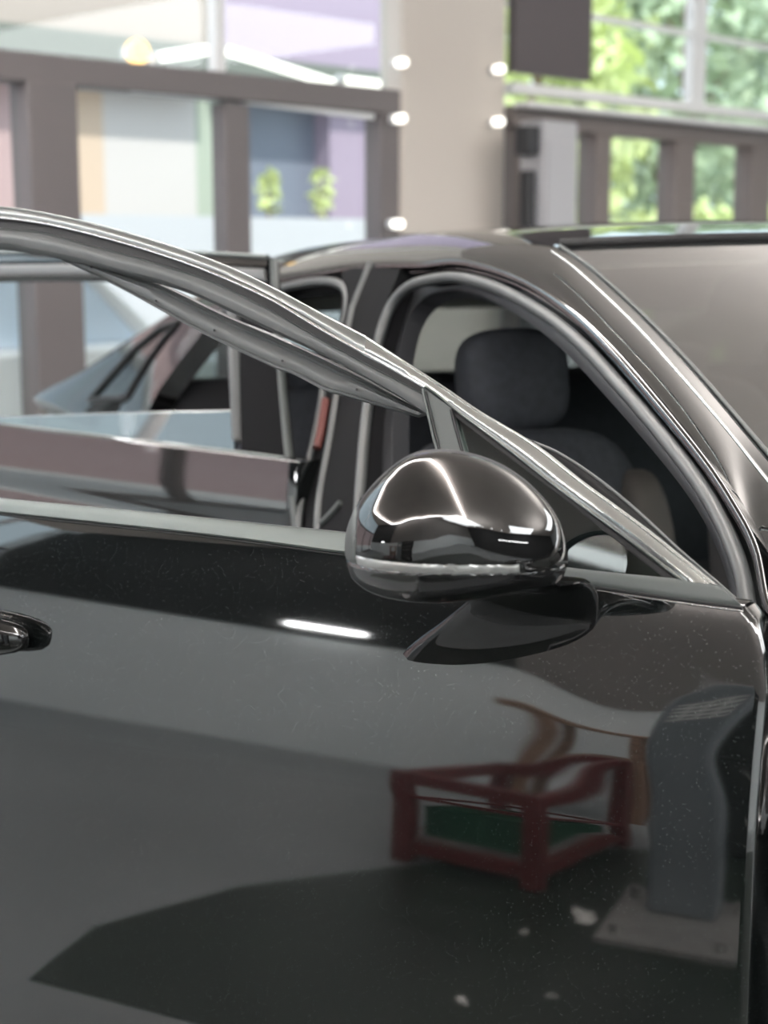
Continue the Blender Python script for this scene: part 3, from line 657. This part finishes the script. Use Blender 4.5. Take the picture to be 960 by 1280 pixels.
flange([r*k+NS for r in range(nr)], [(.0016, -.0008, 0), (.0025, -.003, 0), (.0025, -.02, 0)])
flange([i for i in range(k)], [(0, -.002, .002), (0, -.02, .002)])
flange([(nr-1)*k+i for i in range(k)], [(0, -.004, -.004), (0, -.03, -.004)])
FD = mk('front_door', verts, faces, PB, CAR, recalc=False, sharp=60, label='open front door with black metallic skin')
FD.rotation_euler = (0, 0, DOOR_A-CAR_A)
G().loft([[(s, y, z) for y, z in ((-.026, 1.07), (-.10, 1.06), (-.13, .8), (-.12, .28), (-.05, .26), (-.03, .6))] for s in (.02, .5, 1.10)]).mk('inner_panel', 'dark_plastic', FD)
CH, RUB = 'chrome', 'satin_grey_rubber'
T0 = P2(-130,258, -60,256, 0,258, 33,261, 87,272, 130,282, 173,294, 217,309, 270,327, 340,359, 404,393, 458,420, 540,475, 598,513, 668,555, 727,607, 808,659, 896,730)
L2 = P2(-130,266, -60,267, 0,272, 54,279, 108,291, 163,306, 217,323, 270,343, 340,375, 404,413, 480,455, 531,484)
# outer frame band: one chrome moulding, its changing reflection painted as two tones, top edge T0, lower edge follows the bead then the chrome underside
TA = P2(-130,256, 0,258, 87,272, 173,294, 270,326, 340,358, 404,392, 458,420, 540,473, 598,512, 668,554, 727,600, 808,660, 896,731)
TB = P2(-130,264, 0,271, 87,286, 173,309, 270,342, 340,374, 404,412, 458,446, 531,484, 575,518, 640,566, 700,613, 775,668, 853,727)
mould = [(0, -.02), (0, 0), (.04, .0022), (.10, .003), (.16, .0012), (.30, .0022), (.55, .0030), (.80, .0026), (.90, .0012), (.95, .0028), (1, .002), (1, -.02)]
paired('window_frame_moulding', TA[:8], TB[:8], 'dim_chrome', FD, fn=dpx, n=70, prof=mould, lean=.4, label='upper part of chrome window moulding, dull reflection put into its colour')
paired('chrome_window_trim', TA[7:], TB[7:], CH, FD, fn=dpx, n=90, prof=[(q, h*1.0) for q, h in mould], lean=.4, label='front part of chrome window moulding, bright reflection put into its colour')
line('chrome_bead', dpx, L2, .0016, 'bright_chrome', FD, off=.002, n=90, label='thin bright chrome line')
GB = P2(-130,276, 0,285, 54,290, 108,305, 163,319, 217,335, 270,353, 340,388, 404,425, 480,466, 533,493)
strip('glass_channel', dpx, L2, GB, 'black_rubber', FD, off=-.004, b=.0, d=.02, n=90)
GC = P2(-130,300, 0,306, 35,312, 68,318, 108,327, 152,339, 195,350, 233,363, 270,380, 340,413, 404,443, 448,467, 500,497, 537,522)
strip('frame_seal', dpx, GB, GC, RUB, FD, off=-.003, d=.02, n=90, prof=[(0, -.02), (0, 0), (.06, .002), (.12, .0008), (.3, .003), (.6, .003), (.9, .0), (1, -.006), (1, -.02)])
SA = P2(50,312, 108,326, 152,340, 200,354, 229,367, 287,395, 340,417, 404,446, 448,468, 500,497, 535,516)
SB = P2(66,320, 114,342, 163,367, 217,397, 260,420, 340,458, 365,467, 404,487, 430,494, 484,510, 520,520)
lz_ = strip('loose_seal', dpx, SA, SB, RUB, FD, off=-.03, d=.006, n=80, prof=[(0, -.006), (0, 0), (.08, .003), (.16, -.001), (.24, .002), (.32, -.001), (.42, .001), (.75, .0005), (.86, -.001), (.92, .003), (1, .002), (1, -.006)], label='grey inner seal strip hanging down from frame')
for x, y in ((114, 334), (195, 376), (268, 413), (353, 451), (446, 487)): G().tube([dpx(x, y, -.0285), dpx(x, y, -.0265)], .0014, 8).mk('clip_hole', 'black_rubber', FD)
# rear upright of the frame, outside the view
G().box((1.10, -.07, 1.24), (.06, .02, .32)).mk('rear_upright', 'gloss_black', FD)
# divider, quarter glass, border rubbers
pane('divider_panel', dpx, P2(529,484, 546,497, 565,511, 569,530, 580,572, 560,600, 549,572, 538,522), 'grey_trim', FD, off=.001, th=.012, label='grey divider between door window and quarter glass')
line('divider_groove', dpx, P2(532,490, 541,528, 550,567, 556,590), .0012, 'black_rubber', FD, off=.0025, n=20)
line('divider_lip', dpx, P2(528,486, 537,527, 547,568, 553,592), .0014, 'grey_trim', FD, off=.003, n=20)
QG = P2(563,509, 600,537, 700,612, 775,669, 852,725, 700,708, 600,696)
pane('quarter_glass', dpx, QG, 'quarter_glass', FD, off=-.004)
strip('quarter_glass_seal', dpx, P2(560,508, 600,537, 700,613, 775,670, 854,730), P2(566,519, 600,545, 697,618, 768,674, 838,729), 'black_rubber', FD, off=-.001, b=.0006, d=.01, n=50)
line('quarter_front_seal', dpx, P2(564,512, 571,540, 582,580, 590,620), .0016, 'black_rubber', FD, off=.001, n=20)
IA = P2(640,541, 668,551, 700,565, 740,591, 790,631, 850,687, 900,730, 935,762)
IB = P2(640,552, 668,562, 700,583, 740,612, 790,654, 850,708, 890,742, 920,765)
strip('inner_frame_seal', dpx, IA, IB, 'black_rubber', FD, off=-.028, b=.003, d=.012, n=50)
line('inner_frame_lip', dpx, P2(668,553, 700,567, 740,593, 790,633, 850,688, 900,731, 931,759), .0014, RUB, FD, off=-.024, n=50)
# belt mouldings
BA = P2(-140,606, 0,622, 105,632, 210,642, 320,653, 435,665, 520,674, 600,681); BB = P2(-140,622, 0,641, 120,654, 240,667, 335,679, 432,692, 520,701, 600,708)
strip('belt_moulding', skin_px, BA, BB, 'satin_chrome', FD, off=.001, n=70, lean=.3, prof=[(0, -.02), (0, -.001), (.05, .0026), (.12, .0030), (.5, .0030), (.9, .0026), (1, .0005), (1, -.02)], label='satin chrome belt moulding')
line('belt_groove', skin_px, [(x, y+2) for x, y in BB], .0012, 'black_rubber', FD, off=.0006, n=70)
TR_A = P2(590,694, 700,708, 770,716, 852,724, 898,732); TR_B = P2(590,716, 700,727, 770,736, 852,748, 928,758)
strip('quarter_base_trim', dpx, TR_A, TR_B, 'grey_trim', FD, off=.0015, b=.002, d=.015, n=50, label='matte grey trim under quarter glass')
line('base_trim_groove', dpx, [(x, y+2) for x, y in TR_B], .0014, 'black_rubber', FD, off=.0015, n=40)
line('base_trim_line', dpx, [(x, y+5.5) for x, y in TR_B], .0010, 'bright_chrome', FD, off=.001, n=40, label='thin bright line')
# door handle
rings = []
for s, h, d in ((1.08, .020, .012), (1.02, .024, .016), (.93, .026, .018), (.88, .0245, .0175), (.85, .021, .016), (.832, .017, .013), (.822, .012, .009), (.817, .005, .004)):
    zc = .947-.02*(s-.85); n0 = skin_n(s, zc)+.032*(1 if s > .9 else .55+.45*(s-.817)/.083)
    rings.append([(s, n0+d*math.copysign(abs(math.cos(t))**.7, math.cos(t)), zc+h*(.9 if math.sin(t) > 0 else 1)*math.copysign(abs(math.sin(t))**.75, math.sin(t))-.006*(.85-s if s < .85 else 0)) for t in np.linspace(0, 2*math.pi, 24, endpoint=False)])
HD = G().loft(rings).mk('door_handle', 'gloss_black', FD, sharp=60, label='gloss black door handle')
G().loft([[(.90+a*.03, skin_n(.9, .94)+y, .94+.018*b) for a, b in ((math.cos(t), math.sin(t)) for t in np.linspace(0, 2*math.pi, 20, endpoint=False))] for y in (-.004, .03)]).mk('handle_mount', 'gloss_black', FD)

# ------------------------------------------------------------------ door mirror
u_, n_ = axes(DOOR_A)
camL = np.array([(CAMP-HINGE) @ u_, (CAMP-HINGE) @ n_, CAM_H])
MC = np.array([.205, .14, 1.145]); f = camL-MC; f[2] = 0; f /= np.linalg.norm(f)
fu = np.array([0, 0, 1.]); fr = np.cross(fu, f)       # right as one faces the cap
def mpx(x, y, dep=0.0):
    d = _ray(x, y); dl = np.array([d @ u_, d @ n_, d[2]]); t = ((MC+dep*f-camL) @ f)/(dl @ f); return camL+t*dl
OUT = P2(431,692, 432,668, 440,643, 455,620, 480,593, 512,571, 548,565, 585,569, 622,581, 655,601, 684,629, 702,658, 710,692, 706,716, 690,731, 650,741, 600,748, 545,752, 500,749, 465,740, 440,722)
oc = np.array([575., 665.]); ol = resample(OUT+[OUT[0]], 161)[:-1]
plane = [(mpx(x, y)) for x, y in ol]; cen = mpx(*oc)
def to2(p): return np.array([(p-cen) @ fr, (p-cen)[2]])
o2 = np.array([to2(p) for p in plane]); DEP = .064
bm = bmesh.new(); NR = 34; rows = []
for r in range(NR+1):
    q = math.sin(r/NR*math.pi/2)**.9 if r else 0
    if r == 0: rows.append([bm.verts.new((cen+f*DEP))]); continue
    row = []
    for a in range(160):
        p = cen+fr*o2[a][0]*q+fu*o2[a][1]*q
        dep = DEP*(1-q**2.3)**.58 if q < 1 else 0
        row.append(bm.verts.new(p+f*dep))
    rows.append(row)
for a in range(160):
    b_ = (a+1) % 160; bm.faces.new((rows[0][0], rows[1][a], rows[1][b_]))
    for r in range(1, NR): bm.faces.new((rows[r][a], rows[r+1][a], rows[r+1][b_], rows[r][b_]))
bmesh.ops.recalc_face_normals(bm, faces=bm.faces)
def cut(x0, y0, x1, y1):
    p, q = mpx(x0, y0), mpx(x1, y1); no = Vector(np.cross(q-p, f)).normalized()
    bmesh.ops.bisect_plane(bm, geom=bm.verts[:]+bm.edges[:]+bm.faces[:], plane_co=Vector(p), plane_no=no, dist=1e-6)
    return p, np.array(no)
p1, n1 = cut(431,686, 710,690); p2, n2 = cut(431,698, 710,702); p3, n3 = cut(522,600, 526,760); p4, n4 = cut(640,600, 652,760); p5, n5 = cut(446,600, 446,760)
def sgn(c, p, n_0, ref):
    return ((c-p) @ n_0)*((mpx(*ref)-p) @ n_0) > 0
groups = {'mirror_cap': [], 'mirror_lower_shell': [], 'indicator_lens': [], 'smoked_lens': [], 'mirror_rim': []}
for fc in bm.faces:
    c = np.array(fc.calc_center_median()); above = sgn(c, p1, n1, (600, 600)); low = sgn(c, p2, n2, (600, 740)); left = sgn(c, p3, n3, (450, 680)); rt = sgn(c, p4, n4, (700, 680)); far = sgn(c, p5, n5, (432, 690))
    if far and c[2] > 0 and (above or not low): key = 'mirror_rim'
    elif above: key = 'mirror_cap'
    elif not low: key = 'mirror_cap' if rt else 'indicator_lens'
    elif left: key = 'smoked_lens'
    else: key = 'mirror_lower_shell'
    groups[key].append(fc.index if False else fc)
mm = {'mirror_cap': 'gloss_black', 'mirror_lower_shell': 'piano_black', 'indicator_lens': 'clear_lens', 'smoked_lens': 'smoked_lens', 'mirror_rim': 'grey_trim'}
outl = set(v for v in rows[NR]); bm.normal_update(); nrm = {v: np.array(v.normal) for v in bm.verts}
for key, fl in groups.items():
    if not fl: continue
    S = set(fl); vid = {}; vs = []; fs = []
    for fc in fl:
        for v in fc.verts:
            if v not in vid:
                bd = v not in outl and any(x not in S for x in v.link_faces)
                vid[v] = len(vs); vs.append(np.array(v.co)-nrm[v]*(.0011 if bd else 0))
        fs.append(tuple(vid[v] for v in fc.verts))
    o = mk(key, vs, fs, mm[key], FD, recalc=False, sharp=70)
    o['label'] = {'mirror_cap': 'gloss black mirror cap', 'mirror_lower_shell': 'gloss black lower shell', 'indicator_lens': 'pale grey indicator strip', 'smoked_lens': 'dark smoked lens', 'mirror_rim': 'grey mirror rim'}[key]
bm.free()
rings = []
for q, dep in ((1.0, 0), (1.0, -.012), (.985, -.026), (.95, -.036), (.90, -.040), (.895, -.034)): rings.append([cen+fr*o2[a][0]*q+fu*o2[a][1]*q+f*dep for a in range(0, 160, 2)])
G().loft(rings, cap=False).mk('mirror_housing_back', 'dark_plastic', FD)
G().loft([[cen+fr*o2[a][0]*.895+fu*o2[a][1]*.895+f*dep for a in range(0, 160, 2)] for dep in (-.036, -.033)]).mk('mirror_glass', 'mirror_glass', FD, sharp=30)
G().tube([mpx(508, 742, .027), mpx(508, 743, .040)], .0032, 14).mk('camera_lens', 'smoked_lens', FD, label='tiny round camera under the mirror')
# foot
rings = []; fb = [skin_px(x, y) for x, y in resample(P2(745,765, 744,783, 720,801, 680,815, 620,827, 560,831, 505,823, 520,800, 560,775, 620,752, 690,738, 730,744)+[(745,765)], 49)[:-1]]
tc_ = mpx(655, 728, -.002); top = [tc_+fr*(.042*math.cos(t))-f*(.018*math.sin(t)) for t in np.linspace(-.15, 2*math.pi-.15, 48, endpoint=False)]
fb = np.array(fb); cb2 = fb.mean(0); top = np.array(top)
# match start angle / winding by nearest directions
def ang(P, c): return np.array([math.atan2((p-c)[2]*1.0+(0), -(p-c)[0]) for p in P])
tt = np.linspace(0, 1, 16); best = None
for sg in (1, -1):
    for k_ in range(48):
        q = np.roll(top[::sg], k_, 0); e = np.sum(np.linalg.norm(q-fb, axis=1)); 
        if best is None or e < best[0]: best = (e, q)
top = best[1]
for t in tt:
    e = t**1.0; sh = 1-(1-t)**1.7                     # flares out where it meets the door
    P = fb+(top-fb)*np.array([sh, t**1.5, sh])[None, :]
    rings.append([p for p in P])
rings = [[p-np.array([0, .006, 0]) for p in rings[0]]]+rings
G().loft(rings).mk('mirror_foot', 'piano_black', FD, sharp=70, label='gloss black mirror foot')

# ------------------------------------------------------------------ rear door
def rskin(s, z):
    v = (1.052-z); return .004+.09*v-.05*v*v*v if v < .9 else .05
v_ = []; f_ = []; NR2, NC2 = 40, 50
for r in range(NR2+1):
    z = 1.052-.78*r/NR2
    for c in range(NC2+1):
        s = .012+1.15*c/NC2; dip = .010*math.exp(-((z-.93)/.03)**2)
        v_.append((s, .034*(1-math.exp(-(1.052-z)*3.5))-dip*.6-.10*max(0, .40-z)-.02*(s-.5)**2, z))
k = NC2+1; f_ = [(r*k+i, r*k+i+1, (r+1)*k+i+1, (r+1)*k+i) for r in range(NR2) for i in range(NC2)]
verts, faces = v_, f_
flange([r*k for r in range(NR2+1)], [(-.002, -.001, 0), (-.004, -.004, 0), (-.004, -.06, 0), (-.004, -.09, 0)])
flange([i for i in range(k)], [(0, -.003, .002), (0, -.03, .002)])
RD = mk('rear_door', verts, faces, PB, CAR, recalc=False, sharp=60, label='open rear door with black metallic skin')
RD.location = (1.165, .02, 0); RD.rotation_euler = (0, 0, REAR_A-CAR_A)
G().loft([[(s, y, z) for y, z in ((-.032, 1.04), (-.10, 1.03), (-.12, .8), (-.11, .30), (-.04, .28))] for s in (.02, 1.14)]).mk('inner_panel', 'dark_plastic', RD)
strip('top_frame', rpx, P2(-140,316, 0,314, 120,313, 240,314, 336,320), P2(-140,349, 0,346, 120,345, 240,348, 336,352), 'gloss_black', RD, off=0, d=.03, n=40, prof=[(0, -.03), (0, 0), (.1, .004), (.45, .005), (.5, -.002), (.6, -.002), (.66, .004), (.95, .003), (1, 0), (1, -.03)])
line('top_frame_moulding', rpx, P2(-140,318, 0,316, 120,315, 240,316, 335,321), .004, 'satin_chrome', RD, off=.004, n=40, label='satin chrome moulding')
strip('top_frame_seal', rpx, P2(-140,334, 0,331, 120,330, 240,332, 330,336), P2(-140,349, 0,346, 120,345, 240,348, 333,352), RUB, RD, off=.004, b=.003, d=.02, n=40)
paired('pillar_cover', P2(298,346, 300,400, 300,470, 301,545, 303,600), P2(337,322, 341,400, 346,460, 354,545, 362,600), 'matte_black', RD, fn=rpx, n=24, b=.003, d=.025, lean=.42)
paired('front_edge_trim', P2(337,322, 341,400, 346,460, 353,545, 366,670), P2(342,322, 346,400, 351,460, 359,545, 373,670), 'grey_trim', RD, fn=rpx, n=24, b=.001, d=.01, lean=.42)
paired('division_bar', P2(282,348, 283,400, 286,470, 290,550), P2(296,348, 297,400, 299,470, 301,550), RUB, RD, fn=rpx, n=24, b=.004, d=.02, lean=.42)
pane('lowered_glass', rpx, P2(-140,526, 0,522, 80,519, 180,516, 290,514, 294,575, 100,545, -140,540), 'lowered_glass', RD, off=-.008, th=.005, label='lowered tinted window glass')
line('glass_edge', rpx, P2(-140,526, 0,522, 80,519, 180,516, 290,514), .0018, 'clear_lens', RD, off=-.010, n=30)
strip('belt_moulding', rpx, P2(-140,515, 0,528, 100,540, 200,552, 300,563, 356,570), P2(-140,523, 0,536, 100,548, 200,560, 300,572, 358,580), 'satin_chrome', RD, off=.004, b=.004, d=.02, n=30, label='satin chrome belt moulding')
strip('belt_seal', rpx, P2(-140,522, 0,535, 100,547, 200,559, 300,571, 358,579), P2(-140,528, 0,541, 100,554, 200,566, 300,578, 358,587), 'black_rubber', RD, off=.004, b=.001, d=.02, n=30)
G().box((1.13, -.08, 1.2), (.05, .02, .32)).mk('rear_upright', 'gloss_black', RD)

for i, (a, b) in enumerate(((5.0, -2.5), (-1.6, -3.2), (6.5, 1.5))):
    area('ceiling_fill', a, b, 2.3, 2.4, 2.4, 120).rotation_euler = (math.pi, 0, 0)  # upward fill lights added to brighten the ceiling
# unseen fill lights added to lift the walls and floor
area('room_fill_left', -2.6, -3.2, CEIL-.12, 2.2, 3.0, 170)
area('room_fill_right', 9.0, -1, CEIL-.12, 3.0, 4.0, 240)
area('room_fill_back', 3.0, -4.3, CEIL-.12, 3.0, 2.0, 170)
